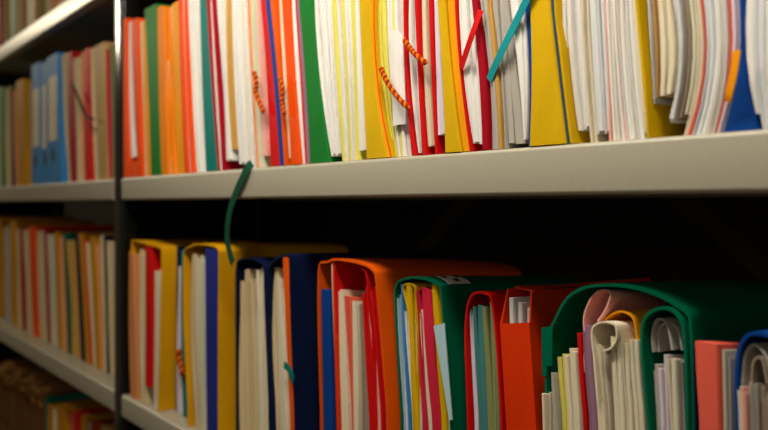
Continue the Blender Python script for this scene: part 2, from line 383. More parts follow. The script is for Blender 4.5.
#================================================== middle shelf, right of the post
LV = (5, 75, None)
G = 'files on the middle shelf right of the post'
items = [
 T('o1', 'orange folder nearest the black post, folded round a white sheet', [
   ('S', 'redor', (123.2, 123, 123.6), dict(top=19, d=.0105)), ('P', 'pap', (128, 128.3, 131), dict(d=.015, top=22, bot=158)),
   ('S', 'redor', (131, 132.5, 138), dict(top=21))]),
 T('a1', 'thin amber folder squeezed between the orange folder and the dark green one', [
   ('P', 'crm', (139.5, 141, 145), dict(d=.016, top=22)), ('S', 'amb', (141.5, 143, 147), dict(d=.015, top=22))]),
 T('g1', 'green folder fourth from the left end, near the black post', [('S', 'grn', (144, 147.5, 151), dict(top=10))]),
 T('o2', 'light orange folder with a plain spine, right of the green folder by the post', [
   ('S', 'oam', (157, 158, 161.5), dict(top=8, d=.013)), ('S', 'oam', (161, 162.5, 166), dict(top=9, d=.012)),
   ('P', 'crm', (166.5, 167.5, 170.5), dict(top=60, d=.015)), ('S', 'oam', (167.8, 168.8, 172), dict(top=9, d=.014))]),
 T('a2', 'golden yellow folder touching the light orange folder', [
   ('P', 'crm', (171, 172.5, 176.5), dict(d=.017, top=4)), ('S', 'amb', (172, 173.5, 177.5), dict(d=.016, top=4))]),
 T('o3', 'orange-red folder holding white sheets, left of the teal folder', [
   ('S', 'redor', (178, 180, 184.5)), ('P', 'pnk', (183, 184.5, 190), dict(d=.013, n=1)), ('S', 'redor', (184.2, 185.8, 191.5)),
   ('P', 'pap', (187.5, 189.5, 196), dict(d=.015)) ], d=.011),
 T('t1', 'teal folder with a smooth narrow spine among white papers', [('S', 'teal', (199.5, 201.5, 206))]),
 T('c1', 'bulging white and tan paper file in a crimson cover, dark green ribbon hanging from it', [
   ('S', 'crim', (206.3, 210.5, 217.5)), ('P', 'pap', (210, 214, 220), dict(d=.014, n=1)), ('S', 'crim', (211.5, 216, 222), dict(d=.013)),
   ('P', 'pap', (215, 219.5, 224.5), dict(d=.016, bot=161)), ('P', 'gold', (226, 227.5, 233), dict(d=.018, bot=150)),
   ('P', 'pap', (231, 233, 239), dict(d=.016, bot=164)), ('P', 'crm', (240, 243, 248), dict(d=.015)), ('P', 'pap', (242.5, 246, 250.5), dict(d=.016))], name='paper_file'),
 T('p1', 'salmon pink file tied with a plaited orange cord', [
   ('S', 'peach', (247, 250.5, 256.5), dict(d=.013)), ('P', 'mint', (249.5, 252.5, 258.5), dict(d=.016)), ('P', 'pnk', (255, 258, 262), dict(d=.015, bot=157))]),
 T('r1', 'bright red folder beside a thin blue one', [('S', 'red', (260.5, 266, 270))]),
 T('b1', 'thin blue folder between the bright red folder and an orange one', [('S', 'blu', (265.2, 272.5, 279.5))]),
 T('o4', 'double orange folder with white sheets, left of the wide dark green one', [
   ('S', 'org', (270, 277, 284), dict(d=.011)), ('P', 'crm', (277, 281.5, 287), dict(d=.014, bot=160)), ('S', 'redor', (281.5, 286, 290.5), dict(d=.010)),
   ('P', 'pap', (291.5, 296, 302), dict(d=.013)), ('S', 'red', (295, 299.5, 305), dict(d=.012)), ('S', 'mauve', (296.3, 301.3, 306.8), dict(d=.0125))]),
 T('g2', 'wide dark green folder between orange sheets and a thick white file', [
   ('S', 'grn', (298.8, 304.8, 309.8), dict(d=.0135))]),
 T('y1', 'thick file of white sheets with pale yellow dividers in a yellow cover', [
   ('P', 'pap', (313, 318.5, 330), dict(d=.014, bot=157)), ('S', 'pyl', (331.5, 335.5, 342), dict(d=.016, name='divider')), ('P', 'pap', (334, 337.5, 343.5), dict(d=.013)),
   ('S', 'pyl', (340.5, 345, 349), dict(d=.016, name='divider')), ('P', 'pap', (344.5, 348.5, 351), dict(d=.014)), ('S', 'pyl', (350, 353, 355), dict(d=.016, name='divider')),
   ('P', 'pap', (354, 356, 358), dict(d=.013, bot=152)), ('S', 'yel', (359, 362, 366), dict(d=.011, label='broad yellow cover'))]),
 T('y2', 'file in a curved yellow and orange cover with a rolled sheet in front', [
   ('S', 'amb', (371.5, 374, 388), dict(d=.011)), ('S', 'redor', (373.5, 376.3, 390.5), dict(d=.012)), ('S', 'yel', (375, 377.8, 392), dict(d=.012)),
   ('P', 'pyl', (378, 381, 394.5), dict(d=.016)), ('P', 'pap', (387, 390, 397), dict(d=.018)), ('P', 'pyl', (392, 395, 401), dict(d=.018)),
   ('P', 'pap', (395, 398, 403), dict(d=.017))]),
 T('r2', 'red file with white sheets showing between its flaps, left of a yellow folder', [
   ('S', 'red', (402.5, 404.5, 411), dict(d=.012)), ('P', 'pap', (407, 409.5, 418), dict(d=.015, bot=154)), ('S', 'red', (414, 417, 421.5), dict(d=.012)),
   ('P', 'crm', (420, 422, 428), dict(d=.015, bot=148)), ('S', 'red', (428, 430.5, 434.5), dict(d=.014)), ('P', 'lil', (430.5, 432.5, 436), dict(d=.013, bot=136))]),
 T('y3', 'yellow folder with an orange inner edge, between two red files', [
   ('S', 'yel', (437, 441.5, 444.5), dict(d=.010)), ('S', 'amb', (447, 453, 463), dict(d=.0125)) ]),
 T('r3', 'dark red folder of white sheets closed with a slanting red strap', [
   ('S', 'red', (454, 460, 469.5), dict(d=.0125)), ('P', 'pap', (458.5, 463, 473), dict(d=.015, bot=146)), ('S', 'crim', (471, 478, 481.5), dict(d=.012))]),
 T('w1', 'worn grey and tan paper bundle tied with a slanting teal strap', [
   ('P', 'gry', (477, 486, 489), dict(d=.013)), ('P', 'gold', (486.5, 493.5, 497.5), dict(d=.012, n=2)), ('P', 'gry', (491, 499, 503), dict(d=.014)),
   ('P', 'gry', (500, 504, 507), dict(d=.014, bot=146)), ('P', 'pap', (505.5, 514, 523), dict(d=.012, n=3, bot=143)), ('S', 'blu', (524, 528.5, 527), dict(d=.013))],
   name='paper_bundle', cat='paper bundle'),
 T('y4', 'widest plain yellow folder on the upper row, right of the teal strap', [('S', 'yel', (529, 530.5, 528.5), dict(d=.010))]),
 T('y5', 'thickest white paper file, in a yellow cover edged with blue', [
   ('S', 'slate', (550.5, 558.5, 567), dict(d=.011)), ('C', 'yel', (553.5, 561, 569.5), dict(d=.011)),
   ('P', 'pap', (561, 565.5, 575), dict(d=.018, n=6, bot=131)), ('P', 'crm', (580, 583.5, 590), dict(d=.018, n=4)), ('P', 'bgr', (587, 591, 596), dict(d=.018, n=4, bot=134)),
   ('P', 'pnk', (603, 606.5, 608.5), dict(d=.0185, n=1)), ('P', 'pap', (604.5, 608, 611), dict(d=.018, n=4)), ('P', 'pnk', (615, 619, 624), dict(d=.0185, n=1)), ('P', 'pap', (616.5, 620.5, 626), dict(d=.017, n=6)), ('P', 'crm', (631, 636, 643.5), dict(d=.018, n=2, bot=137)),
   ('C', 'yel', (634.5, 641, 647), dict(d=.016))]),
 T('w2', 'stack of curling cream and brown worn sheets with ragged bottoms', [
   ('P', 'bgr', (645, 649, 652), dict(d=.020, bot=103, n=2)), ('P', 'tan', (650.5, 654, 655.5), dict(d=.022, bot=101, n=2)), ('P', 'crm', (657, 659.5, 655), dict(d=.019, bot=99, n=5)),
   ('P', 'bgr', (672, 676, 659), dict(d=.019, bot=124, n=3)), ('P', 'taupe', (680, 681.5, 668), dict(d=.019, bot=122, n=3)), ('P', 'mint', (688, 689.5, 676), dict(d=.019, bot=118, n=2))],
   name='paper_bundle', cat='paper bundle'),
 T('w3', 'bundle of white sheets with pink and red edges, left of the blue folder', [
   ('P', 'crm', (692.5, 694, 680), dict(d=.017, n=2)), ('P', 'sal', (697.5, 699.5, 684.5), dict(d=.0165, n=1)), ('P', 'bgr', (701.5, 703.5, 690), dict(d=.018, n=4)),
   ('P', 'pap', (714, 714, 701), dict(d=.018, n=4)), ('P', 'sal', (727, 726.5, 714), dict(d=.019, n=1)), ('P', 'lil', (731.5, 730, 716), dict(d=.019, n=2))],
   name='paper_bundle', cat='paper bundle'),
 T('b2', 'blue folder spreading wide at the foot, near the right end', [('S', 'blu', (738.5, 736.5, 722), dict(d=.020))]),
 T('w4', 'white paper stack at the right-hand end of the upper row', [
   ('P', 'pap', (744, 745.5, 757), dict(d=.018, bot=118)), ('P', 'bgr', (752, 753, 761), dict(d=.017)), ('P', 'pap', (763, 764, 769), dict(d=.016))], name='paper_bundle', cat='paper bundle'),
]
SH = -.0088
U = row(MID, LV, items, (800, 801, 806), G, shift=SH)
b = MB()                                                       # the turned-up foot of the first orange folder
p0, p1 = at(124.5, 168, .003), at(139.8, 168, .003)
b.column([(MID + .001, p0.x + .03, p1.x - .003, .003), (MID + .006, p0.x + .008, p1.x - .002, .003), (MID + .03, p0.x, p1.x - .002, .003)], .05, .004)
b.build('fold', card('redor'), U['o1'])
cord(U['p1'], [(254, 72), (256.5, 82), (256, 92), (260, 104), (264, 112)], -.0018, .0020, turns=9)
cord(U['o4'], [(280, 78), (283, 90), (282, 104), (285, 114)], -.003, .0018, turns=8)
cord(U['y2'], [(381, 68), (386, 80), (396, 95), (408, 108)], -.003, .0018, turns=9)
cord(U['r2'], [(404.5, 40), (410, 48), (416, 55), (426, 63)], -.003, .0018, turns=7)
band(U['r3'], [(481, 10), (471, 38), (461, 68)], (.0005, -.002, .0028), .0075, 'red')
band(U['w1'], [(533, -14), (516, 22), (500, 55), (489, 80)], (-.003, -.001, .000, .004), .0085, 'tealstrap')
band(U['c1'], [(252, 163), (247, 168), (243, 177), (237, 190), (230, 210), (227, 235), (230, 254), (233, 263)], (.002, -.003, -.004, -.004, -.004, -.003, -.003, -.003), .015, 'ribgrn', 'hanging_ribbon')
# rolled sheet standing in front of the curved yellow file
pa, pb = at(389.5, 80, .003), at(402.5, 80, .003); cx = (pa.x + pb.x) / 2; rr = (pb.x - pa.x) / 2
zb, zt = at(396, 125, .003).z, at(396, 33, .003).z
b = MB(); N_ = 28; vs = []; fs = []; HH = 6
for k in range(HH + 1):
    h = k / HH; z = zb + (zt - zb) * h
    for i in range(N_):
        a = math.radians(-100 + 300 * i / (N_ - 1)); rad = rr * (1 + 0.05 * (1 - h)) * (1 - 0.1 * i / N_)
        vs.append((cx - 0.006 * (h - .5) + rad * math.sin(a), .0062 - rad * 0.2 * math.cos(a) , z + 0.004 * math.sin(i * .25) * (1 if k == HH else 0)))
for k in range(HH):
    for i in range(N_ - 1): fs.append((k * N_ + i, k * N_ + i + 1, (k + 1) * N_ + i + 1, (k + 1) * N_ + i))
b.add(vs, fs); ro = b.build('rolled_sheet', paper('pap'), U['y2']); [setattr(p_, 'use_smooth', False) for p_ in ro.data.polygons]; ro['label'] = 'white rolled sheet with curled ends'
sm = ro.modifiers.new('sheet', 'SOLIDIFY'); sm.thickness = 0.0007
# orange tab sticking out by the blue folder
b = MB(); P = spline([at(737, 50, .001), at(734, 72, .001), at(729, 94, .002), at(727, 101, .004)], 6); b.ribbon(P, .0055, .0008)
o = b.build('index_tab', card('amb'), U['w3']); o['label'] = 'orange paper tab'

#================================================== lower shelf, right of the post
LV2 = (275, 340, 415); G = 'files on the lower shelf right of the post'
dY1 = .010
lab = 'yellow folder open to the front, first right of the black post'
items = [T('Y1', lab, [
   ('P', 'ptan', (128, 128.5, 130.5), dict(d=.008, top=248, n=2)), ('P', 'peach', (135, 135.5, 137), dict(d=.009, top=249, n=2)), ('P', 'manila', (139, 139.5, 140.5), dict(d=.010, top=248, n=3)),
   ('S', 'red', (145.3, 145.3, 145), dict(d=.010, top=246, bot=385, name='divider', t=.03)), ('P', 'crm', (154.5, 154, 153), dict(d=.012, top=264, n=2))])]
Lr = row(LOW, LV2, items, (160.6, 160, 158.3), G, end_d=.010, inset=.0045)
wrap(Lr['Y1'], [(131.5, 330), (131, 250), (133, 240.5), (147, 243.5), (158.5, 247), (161.5, 252), (161, 300), (160, 340), (158.5, 400)], dY1, LOW, 'yelo')
items = [T('n1', 'thin dark blue file with white and pink sheets squeezed between two yellow folders', [
   ('S', 'navy', (176.5, 176, 175.5), dict(d=.034, top=246, mw=.012)), ('P', 'lil', (178, 177.5, 177), dict(d=.034, top=266, mw=.02)), ('S', 'teal', (181, 181, 183), dict(d=.033, top=250, mw=.012))])]
Ln = row(LOW, LV2, items, (182.5, 183, 187), G, end_d=.033, inset=.0045)
cord(Ln['n1'], [(179, 350), (179.5, 360), (181.5, 368), (183, 374)], .029, .003, turns=4)
items = [T('Y2', 'yellow folder second from the black post, packed with speckled white sheets and a blue insert', [
   ('P', 'manila', (189, 189.5, 193), dict(d=.016, top=252, n=3)), ('P', 'mint', (196, 196.5, 199), dict(d=.015, top=252, n=3)), ('S', 'vio', (205, 205.5, 206.5), dict(d=.012, top=248, name='divider', t=.045))])]
Lr = row(LOW, LV2, items, (218, 218, 218.5), G, end_d=.012, inset=.0045)
wrap(Lr['Y2'], [(187, 400), (184, 340), (183, 300), (183, 260), (185, 249), (196, 243.5), (212, 245), (218, 249), (219, 262), (218.5, 330), (218.5, 400)], .012, LOW, 'yelo')
items = [T('N1', 'dark navy folder of cream sheets left of its navy twin, behind the hanging ribbon', [
   ('P', 'manila', (238.3, 238, 238), dict(d=.034, top=278, n=2)), ('P', 'manila', (243, 243, 244), dict(d=.036, top=262, n=2)), ('P', 'manila', (247, 248, 249), dict(d=.036, top=272, n=2)), ('P', 'crm', (255, 256, 258), dict(d=.035, top=264, n=2))])]
Lr = row(LOW, LV2, items, (263.5, 265, 268), G, end_d=.034, inset=.0045)
wrap(Lr['N1'], [(236, 400), (235.5, 300), (236, 266), (240, 259), (250, 257.5), (259, 261), (264, 268), (265, 300), (269, 400)], .033, LOW, 'navy')
items = [T('N2', 'dark navy folder with an orange inner cover, directly left of the big orange folder', [
   ('P', 'manila', (268.5, 269, 271), dict(d=.018, top=264, n=2)), ('P', 'crm', (276, 277.5, 280), dict(d=.016, top=278, n=2)), ('S', 'org', (283, 286, 289.5), dict(d=.012, top=257, name='divider', t=.014))])]
Lr = row(LOW, LV2, items, (289.5, 291, 294.5), G, end_d=.010, inset=.0045)
wrap(Lr['N2'], [(270.5, 400), (267, 340), (267, 290), (268, 270), (272, 261), (279, 256), (286, 254.5), (289.5, 257), (290.5, 290), (292, 340), (295, 410)], .012, LOW, 'navy')
band(Lr['N2'], [(284, 365), (288, 368), (292, 376), (291, 381)], (.009, .008, .007, .008), .010, 'teal')

items = [T('O', 'large orange folder packed with red and cream sheets, between the navy and the green folder', [
   ('S', 'blu', (320.5, 321.5, 323), dict(d=.030, top=289, name='divider', t=.02)), ('P', 'crm', (331, 332, 334), dict(d=.031, top=262, n=1)), ('S', 'redbox', (332.3, 333.5, 336), dict(d=.030, top=258, name='divider', t=.006)),
   ('P', 'crm', (336, 338, 341), dict(d=.034, top=286, n=2)), ('P', 'sal', (342, 345, 348.5), dict(d=.035, top=288, n=2)), ('P', 'crm', (350, 352, 354), dict(d=.034, top=295, n=2)),
   ('P', 'taupe', (355, 358, 360), dict(d=.036, top=302, n=2)), ('P', 'red', (361, 364, 368.5), dict(d=.036, top=284, n=2)), ('P', 'pnk', (364.5, 368.5, 374), dict(d=.035, top=300, n=2)), ('P', 'red', (368.5, 374, 379), dict(d=.033, top=286, n=3))])]
Lr = row(LOW, LV2, items, (375.5, 380.5, 386.5), G, end_d=.030, inset=.0045)
wrap(Lr['O'], [(320, 410), (318, 340), (317.5, 290), (319, 264), (327, 261), (335, 258.5), (352, 260.5), (366, 264.5), (372, 269), (376, 278), (381, 330), (387.5, 410)], .029, LOW, 'org', droop=.012)
wrap(Lr['O'], [(335.5, 330), (334.5, 290), (335, 265), (340, 262.5), (352, 264), (362, 268.5), (366.5, 276), (368, 300), (372, 330)], .0318, LOW + .02, 'red', 'inner_cover', .0014, .012)
items = [T('GR', 'green folder with a white label on its top fold, holding blue, yellow and crimson sleeves', [
   ('P', 'ice', (396.5, 398, 402), dict(d=.044, top=288, n=2)), ('P', 'lil', (399, 401, 405), dict(d=.046, top=292, n=1)), ('S', 'lblu', (400.5, 402.5, 407.5), dict(d=.044, top=284, name='sleeve', t=.004)), ('P', 'pap', (402.8, 405.5, 410), dict(d=.046, top=300, n=2)),
   ('S', 'yel', (405, 409, 414), dict(d=.045, top=283, name='sleeve', t=.012)), ('P', 'mint', (412.5, 414, 419), dict(d=.047, top=296, n=1)), ('S', 'rose', (415, 417, 421.5), dict(d=.046, top=290, name='sleeve', t=.005)), ('P', 'crm', (418, 420.3, 426), dict(d=.048, top=297, n=2)),
   ('S', 'rose', (421, 424, 431), dict(d=.046, top=288, name='sleeve', t=.02)), ('S', 'yel', (430.5, 434.5, 440.5), dict(d=.047, top=284, name='sleeve', t=.009)), ('P', 'mint', (437, 440, 446), dict(d=.047, top=290, n=2))])]
Lr = row(LOW, LV2, items, (441.5, 445, 450.5), G, end_d=.043, inset=.0045)
GR = Lr['GR']
wrap(GR, [(400.5, 415), (396, 340), (394, 300), (395, 286), (400, 279.5), (412, 276.5), (426, 278), (437, 283.5), (441.5, 291), (445, 340), (451, 415)], .043, LOW, 'dgrn', droop=.012)
wrap(GR, [(409, 320), (405, 300), (402.5, 288), (405, 283.5), (411, 283.5), (414.8, 287), (415.5, 300), (417, 330)], .0445, LOW + .02, 'yel', 'sleeve', .0014, .004)
wrap(GR, [(421, 320), (418.5, 300), (418, 292), (421, 287.5), (426, 289), (430, 296), (433, 320)], .0455, LOW + .02, 'rose', 'sleeve', .0014, .004)
p = [at(433.5, 326, .0405), at(444, 323, .0405), at(452, 420, .0405), at(449, 420, .0405)]; b = MB()
b.add([*p, *[q + Vector((0, .0012, 0)) for q in p]], [(0, 1, 2, 3), (7, 6, 5, 4), (0, 4, 5, 1), (1, 5, 6, 2), (2, 6, 7, 3), (3, 7, 4, 0)])
o = b.build('loose_sheet', paper('ice'), GR); o['label'] = 'pale sheet slipping out of the folder'
def on_fold(root, poly, key_d, x_px0, x_px1, y0, y1, name, mat, lift, droop, zshelf):
    """a thin patch lying on a cover's top fold, following its bend"""
    S = [at(x, y, key_d) for x, y in poly]; S = spline(S, 5)
    a0, a1 = at(x_px0, 0, key_d).x, at(x_px1, 0, key_d).x
    zm = max(p.z for p in S); mid = [p for p in S if a0 <= p.x <= a1 and p.z > zm - .03]
    b = MB(); K = 4; n = len(mid); vs = []
    for lv_ in (lift, lift + .0004):
        for k in range(K + 1):
            y = y0 + (y1 - y0) * k / K; kk = (y - key_d) / DEPTH
            for p in mid: vs.append((p.x + lv_ * .3, y, p.z + lv_ - droop * kk ** 1.3 * ((p.z - zshelf) / (zm - zshelf)) ** 3))
    m = n * (K + 1); fs = []
    for k in range(K):
        for i in range(n - 1):
            q = k * n + i; fs.append((q, q + 1, q + n + 1, q + n)); fs.append((m + q + n, m + q + n + 1, m + q + 1, m + q))
    b.add(vs, fs); return b.build(name, mat, root, 60)
gpoly = [(400, 279.5), (412, 276.5), (426, 278), (437, 283.5), (441.5, 291)]
lab_ = on_fold(GR, gpoly, .043, 424, 440, .056, .088, 'label', paper('pap'), .0012, .012, LOW); lab_['label'] = 'white label with dark marks'
for q, (u0, u1, y0, y1) in enumerate(((427, 432, .060, .066), (431, 437, .069, .076), (426, 433, .079, .084))):
    on_fold(GR, gpoly, .043, u0, u1, y0, y1, 'ink_mark', M_INK, .0019, .012, LOW)

items = [T('RD', 'slim red folder of grey-green papers, left of the orange box file', [
   ('P', 'lil', (467, 468.5, 471), dict(d=.054, top=306, n=2)), ('P', 'dteal', (472, 473.5, 477.5), dict(d=.055, top=298, n=2)), ('P', 'olv', (480, 483, 485), dict(d=.053, top=300, n=3))])]
Lr = row(LOW, LV2, items, (493, 497, 500), G, end_d=.052, inset=.0045)
wrap(Lr['RD'], [(467, 415), (464.5, 340), (466, 310), (470, 296), (476, 291.5), (486, 292.5), (492, 300), (497, 340), (502, 415)], .052, LOW, 'red', droop=.01)

# the orange-red box file with a front panel
XB = thing('box_file', at(515, 380, .048), 'orange-red box file with a plain front panel and open top, beside the large green folder', 'folder', G)
XB.location.z = LOW
dB = .046
def quadprism(name, pts, push, mat, root):
    b = MB(); n = len(pts); push = Vector(push)
    b.add([*pts, *[q + push for q in pts]], [tuple(range(n)), tuple(range(2 * n - 1, n - 1, -1))] + [(i, n + i, n + (i + 1) % n, (i + 1) % n) for i in range(n)])
    return b.build(name, mat, root)
fl, fr = at(500, 324, dB), at(529, 322.5, dB); bl, br = at(510.5, 430, dB), at(541, 430, dB)
def down(p, q, z):
    k = (z - p.z) / (q.z - p.z); return p + (q - p) * (1 + (k - 1) * .6 if k > 1 else k) if False else Vector((p.x + (q.x - p.x) * (1 + (k - 1) * .35), p.y, z))
bl2, br2 = down(fl, bl, LOW + .0008), down(fr, br, LOW + .0008)
quadprism('front_panel', [fl, bl2, br2, fr], (0, .002, 0), card('redbox'), XB)
ztop = at(513, 291, dB).z
lpk = at(513, 291, dB + .012)
back = DEPTH
def side(name, p, pb, ztop_, dep0, y0=.0022):
    b = MB(); t = .0022
    pts = [Vector((p.x, dB + y0, p.z)), Vector((pb.x, dB + y0, pb.z)), Vector((pb.x, dB + back, pb.z)), Vector((p.x, dB + back, ztop_)), Vector((p.x, dB + dep0, ztop_))]
    return quadprism(name, pts, (t if name == 'x' else -t, 0, 0), card('redbox'), XB)
side('side_panel', fl, bl2, ztop, .012); side('side_panel', fr, br2, ztop, .004)
tl, tr = Vector((fl.x - .0022, dB + .022, ztop)), Vector((fr.x, dB + .006, ztop))
quadprism('lid', [tl, tr, Vector((fr.x, dB + back, ztop - .006)), Vector((fl.x - .0022, dB + back, ztop - .006))], (0, 0, .002), card('redbox'), XB)
for k in range(11):
    y = dB + .02 + k * .009; q = (y - dB) / back; b = MB() if k == 0 else b
    b.box((fr.x - .010, y, ztop + .0018 - .006 * q), (fr.x - .010 + .0022 + .0014 * (k % 3), y + .005, ztop + .0024 - .006 * q))
b.build('ink_mark', M_INK, XB)
b = MB()
for k in range(3):
    xa = fl.x + .006 + k * (fr.x - fl.x - .012) / 3
    b.column([(LOW + .0008, xa + .007, xa + .0065 + .007, dB + .006), (ztop - .008 - .004 * k, xa, xa + .0065, dB + .006 + .003 * k)], dB + .2, .001, 0, (.95, .97, .93))
b.build('paper_stack', paper('bgr'), XB)

# the large green folder with its stuffed mouth
dG = .034
items = [T('BG', 'largest green folder, its arched mouth stuffed with crumpled papers', [
   ('P', 'crm', (540, 540.5, 542), dict(d=dG - .006, top=377, n=2)), ('P', 'gry', (547, 548, 549), dict(d=dG - .003, top=367, n=2)), ('P', 'pyl', (552.5, 553.5, 560), dict(d=dG + .001, top=348, n=2)), ('P', 'crm', (559, 562, 567), dict(d=dG, top=343, n=3)),
   ('S', 'red', (576, 576.5, 582), dict(d=dG + .001, top=333, name='divider', t=.004)), ('P', 'mauve', (579, 581, 588), dict(d=dG + .001, top=318, n=2)), ('P', 'crm', (588, 590.5, 596), dict(d=dG, top=330, n=3)), ('P', 'taupe', (603, 604, 609), dict(d=dG + .003, top=344, n=2)),
   ('P', 'crm', (609, 610, 613), dict(d=dG, top=322, n=2)), ('P', 'crm', (620, 621, 625), dict(d=dG + .001, top=326, n=4))])]
Lr = row(LOW, LV2, items, (638, 638.5, 645), G, end_d=dG, inset=.0045)
BG = Lr['BG']
wrap(BG, [(545, 420), (545, 372), (547, 335), (551, 325), (555, 317), (562, 303), (571, 293), (585, 286), (604, 283.5), (630, 285.5), (655, 292.5), (675, 303), (689, 314), (692, 330), (694, 380)], dG, LOW, 'dgrn', droop=.01, depth=.25)
quadprism('side_flap', [at(541.5, 327.5, dG - .001), at(542, 376, dG - .001), at(546.5, 376, dG - .001), at(547, 366, dG - .001), at(551.5, 366, dG - .001), at(552, 326.5, dG - .001)], (0, .002, 0), card('dgrn'), BG)
def crumple(root, name, key, px, d, r, seed, label=None):
    """a folded-over wad of sheets: curved leaf bent over at the top"""
    P = [at(x, y, d) for x, y in px]; S = spline(P, 6); b = MB()
    pts = [(p.x, p.z) for p in S]; b.sheet(pts, .0016, d, d + r, 0, .004)
    o = b.build(name, paper(key), root, 60)
    if label: o['label'] = label
    return o
crumple(BG, 'bent_sheet', 'crm', [(597, 400), (594, 365), (591, 340), (592, 327), (600, 321.5), (610, 322), (616, 326), (617, 338), (612, 348), (603, 352)], dG - .004, .05, 1, 'white sheets bent over at the top')
crumple(BG, 'bent_sheet', 'pnk', [(583, 372), (584, 340), (583, 318), (589, 300), (597, 291), (607, 290), (611, 296), (606, 310), (598, 322)], dG + .004, .08, 2, 'pinkish sheet curling up under the fold')
wrap(BG, [(592, 345), (598, 330), (606, 318), (617, 311), (628, 313), (635, 322), (638, 345)], dG + .008, LOW + .1, 'amb', 'divider', .0014, .004)
dH = dG + .001
items = [T('SG', 'smaller green folder with a round arch of papers, tucked at the right inside the largest', [
   ('P', 'gry', (648.5, 649, 653), dict(d=dH + .001, top=353, n=2)), ('P', 'lil', (656, 657, 660), dict(d=dH, top=351, n=2)), ('P', 'crm', (664, 665, 668), dict(d=dH + .001, top=352, n=2)), ('P', 'gry', (672, 673, 676), dict(d=dH, top=350, n=2)), ('P', 'taupe', (680, 681, 684), dict(d=dH + .001, top=352, n=2))])]
Lr = row(LOW, LV2, items, (685.5, 686, 688), G, end_d=dH, inset=.0045)
wrap(Lr['SG'], [(648, 430), (644, 390), (640.5, 350), (641, 325), (647, 313), (658, 307), (669, 307.5), (678, 314), (684, 326), (686.5, 350), (688.5, 400)], dG - .002, LOW, 'dgrn', droop=.01)
for j, (xa, xb, yt) in enumerate(((652, 668, 318), (658, 678, 322))):
    crumple(Lr['SG'], 'bent_sheet', 'gry', [(xa, 352), (xa - 1, 335), (xa + 2, yt + 4), ((xa + xb) / 2, yt), (xb, yt + 7), (xb + 5, 350)], dH + .004 + .004 * j, .1, j)

# things in front of the green folder at the right-hand end
items = [T('SB', 'salmon red narrow binder with a plain flat spine, in front of the green folders', [('S', 'navy', (691.5, 692, 694), dict(d=.027, top=348, t=.0018)), ('S', 'sal', (694, 694, 698), dict(d=.024, top=341, name='spine'))], name='binder', cat='binder'),
 T('CB', 'stack of cream and grey papers between the salmon binder and the blue folder', [('P', 'mint', (717.5, 718, 720), dict(d=.024, top=338, n=2)), ('P', 'gry', (724, 724.5, 726), dict(d=.025, top=340, n=3))], name='paper_bundle', cat='paper bundle'),
]
row(LOW, LV2, items, (733, 733.5, 735), G, end_d=.024, inset=.0045)
items = [T('BB', 'bright blue folder arching over grey papers at the right-hand edge', [
   ('P', 'crm', (731.5, 732, 735), dict(d=.014, top=384, n=2)), ('P', 'pnk', (739, 739.5, 742), dict(d=.015, top=386, n=2)), ('P', 'gry', (745.5, 746, 748), dict(d=.015, top=375, n=3)), ('P', 'taupe', (754, 755, 757), dict(d=.016, top=384, n=3)), ('P', 'gry', (764, 765, 767), dict(d=.015, top=372, n=5))])]
Lr = row(LOW, LV2, items, (790, 791, 793), G, end_d=.016, inset=.0045)
wrap(Lr['BB'], [(736, 420), (734.5, 385), (736, 355), (741, 340), (750, 332), (765, 333), (780, 340), (791, 352), (795, 390), (796, 420)], .018, LOW, 'blu', droop=.01)
crumple(Lr['BB'], 'bent_sheet', 'gry', [(741, 384), (744, 355), (752, 344), (760, 347), (768, 358), (772, 380)], .022, .1, 4)
crumple(Lr['BB'], 'bent_sheet', 'taupe', [(750, 384), (752, 362), (759, 356), (764, 362), (768, 384)], .020, .1, 4)

#================================================== middle shelf, left of the post
LV3 = (95, 140, None); G = 'files on the middle shelf left of the post'
items = [
 T('l0', 'green edged file at the left-hand frame edge of the middle shelf', [('P', 'mint', (-8, -8, -8), {}), ('S', 'grn', (1, 1.5, 2), {})], top=89),
 T('l1', 'cream papers with a dark spine strip, left of the golden folder', [('P', 'manila', (5, 5.5, 6), {}), ('S', 'dkc', (10, 11, 11.5), dict(d=.015))], top=88),
 T('l2', 'thin peach file leaning on the golden folder', [('P', 'peach', (11.5, 14, 15), dict(d=.015, top=90))]),
 T('l3', 'golden brown folder left of the blue box binders', [('S', 'mus', (16, 18, 19), dict(top=82)), ('P', 'gold', (26.5, 27, 28), dict(d=.016, top=84))]),
 T('l4', 'blue box binder with a cream label, leftmost of three', [('S', 'lblu', (31.5, 31.8, 32), dict(top=66, d=.010, name='spine'))], name='binder', cat='binder'),
 T('l5', 'narrow blue box binder in the middle of three', [('S', 'lblu', (40.8, 41, 41.5), dict(top=64, d=.011, name='spine'))], name='binder', cat='binder'),
 T('l6', 'blue box binder with a wide cream label, rightmost of three', [('S', 'lblu', (46.8, 47.5, 48), dict(top=58, d=.008, name='spine', mw=.125))], name='binder', cat='binder'),
 T('l7', 'dark red file of cream sheets beside the blue binders', [('P', 'manila', (62, 64.5, 67.5), dict(d=.016, top=54)), ('S', 'crim', (67.5, 68.5, 71), dict(d=.014, top=53)), ('P', 'manila', (73, 75, 76), dict(d=.014, top=58))]),
 T('l8', 'bright red file with a dark cord tied across, between cream papers', [('P', 'peach', (80, 80.5, 82), dict(top=52)), ('S', 'red', (84, 84, 85), dict(top=50)), ('P', 'manila', (91, 92, 93), dict(d=.015, top=48))]),
 T('l9', 'tan brown folder second from the black post', [('S', 'tan', (95.5, 97.5, 99), dict(top=46))]),
 T('l10', 'pink and green edged file nearest the left of the black post', [('P', 'rose', (105.5, 107, 108), dict(top=48, n=2)), ('P', 'olv', (108.5, 109.5, 110), dict(top=45, n=2, mw=.03))]),
]
U3 = row(MID, LV3, items, (112.3, 112.6, 113), G)
cord(U3['l8'], [(72, 84), (78, 97), (84, 112), (88, 117), (93, 119)], .0, .0028, plaited=False, mats=M_INK)
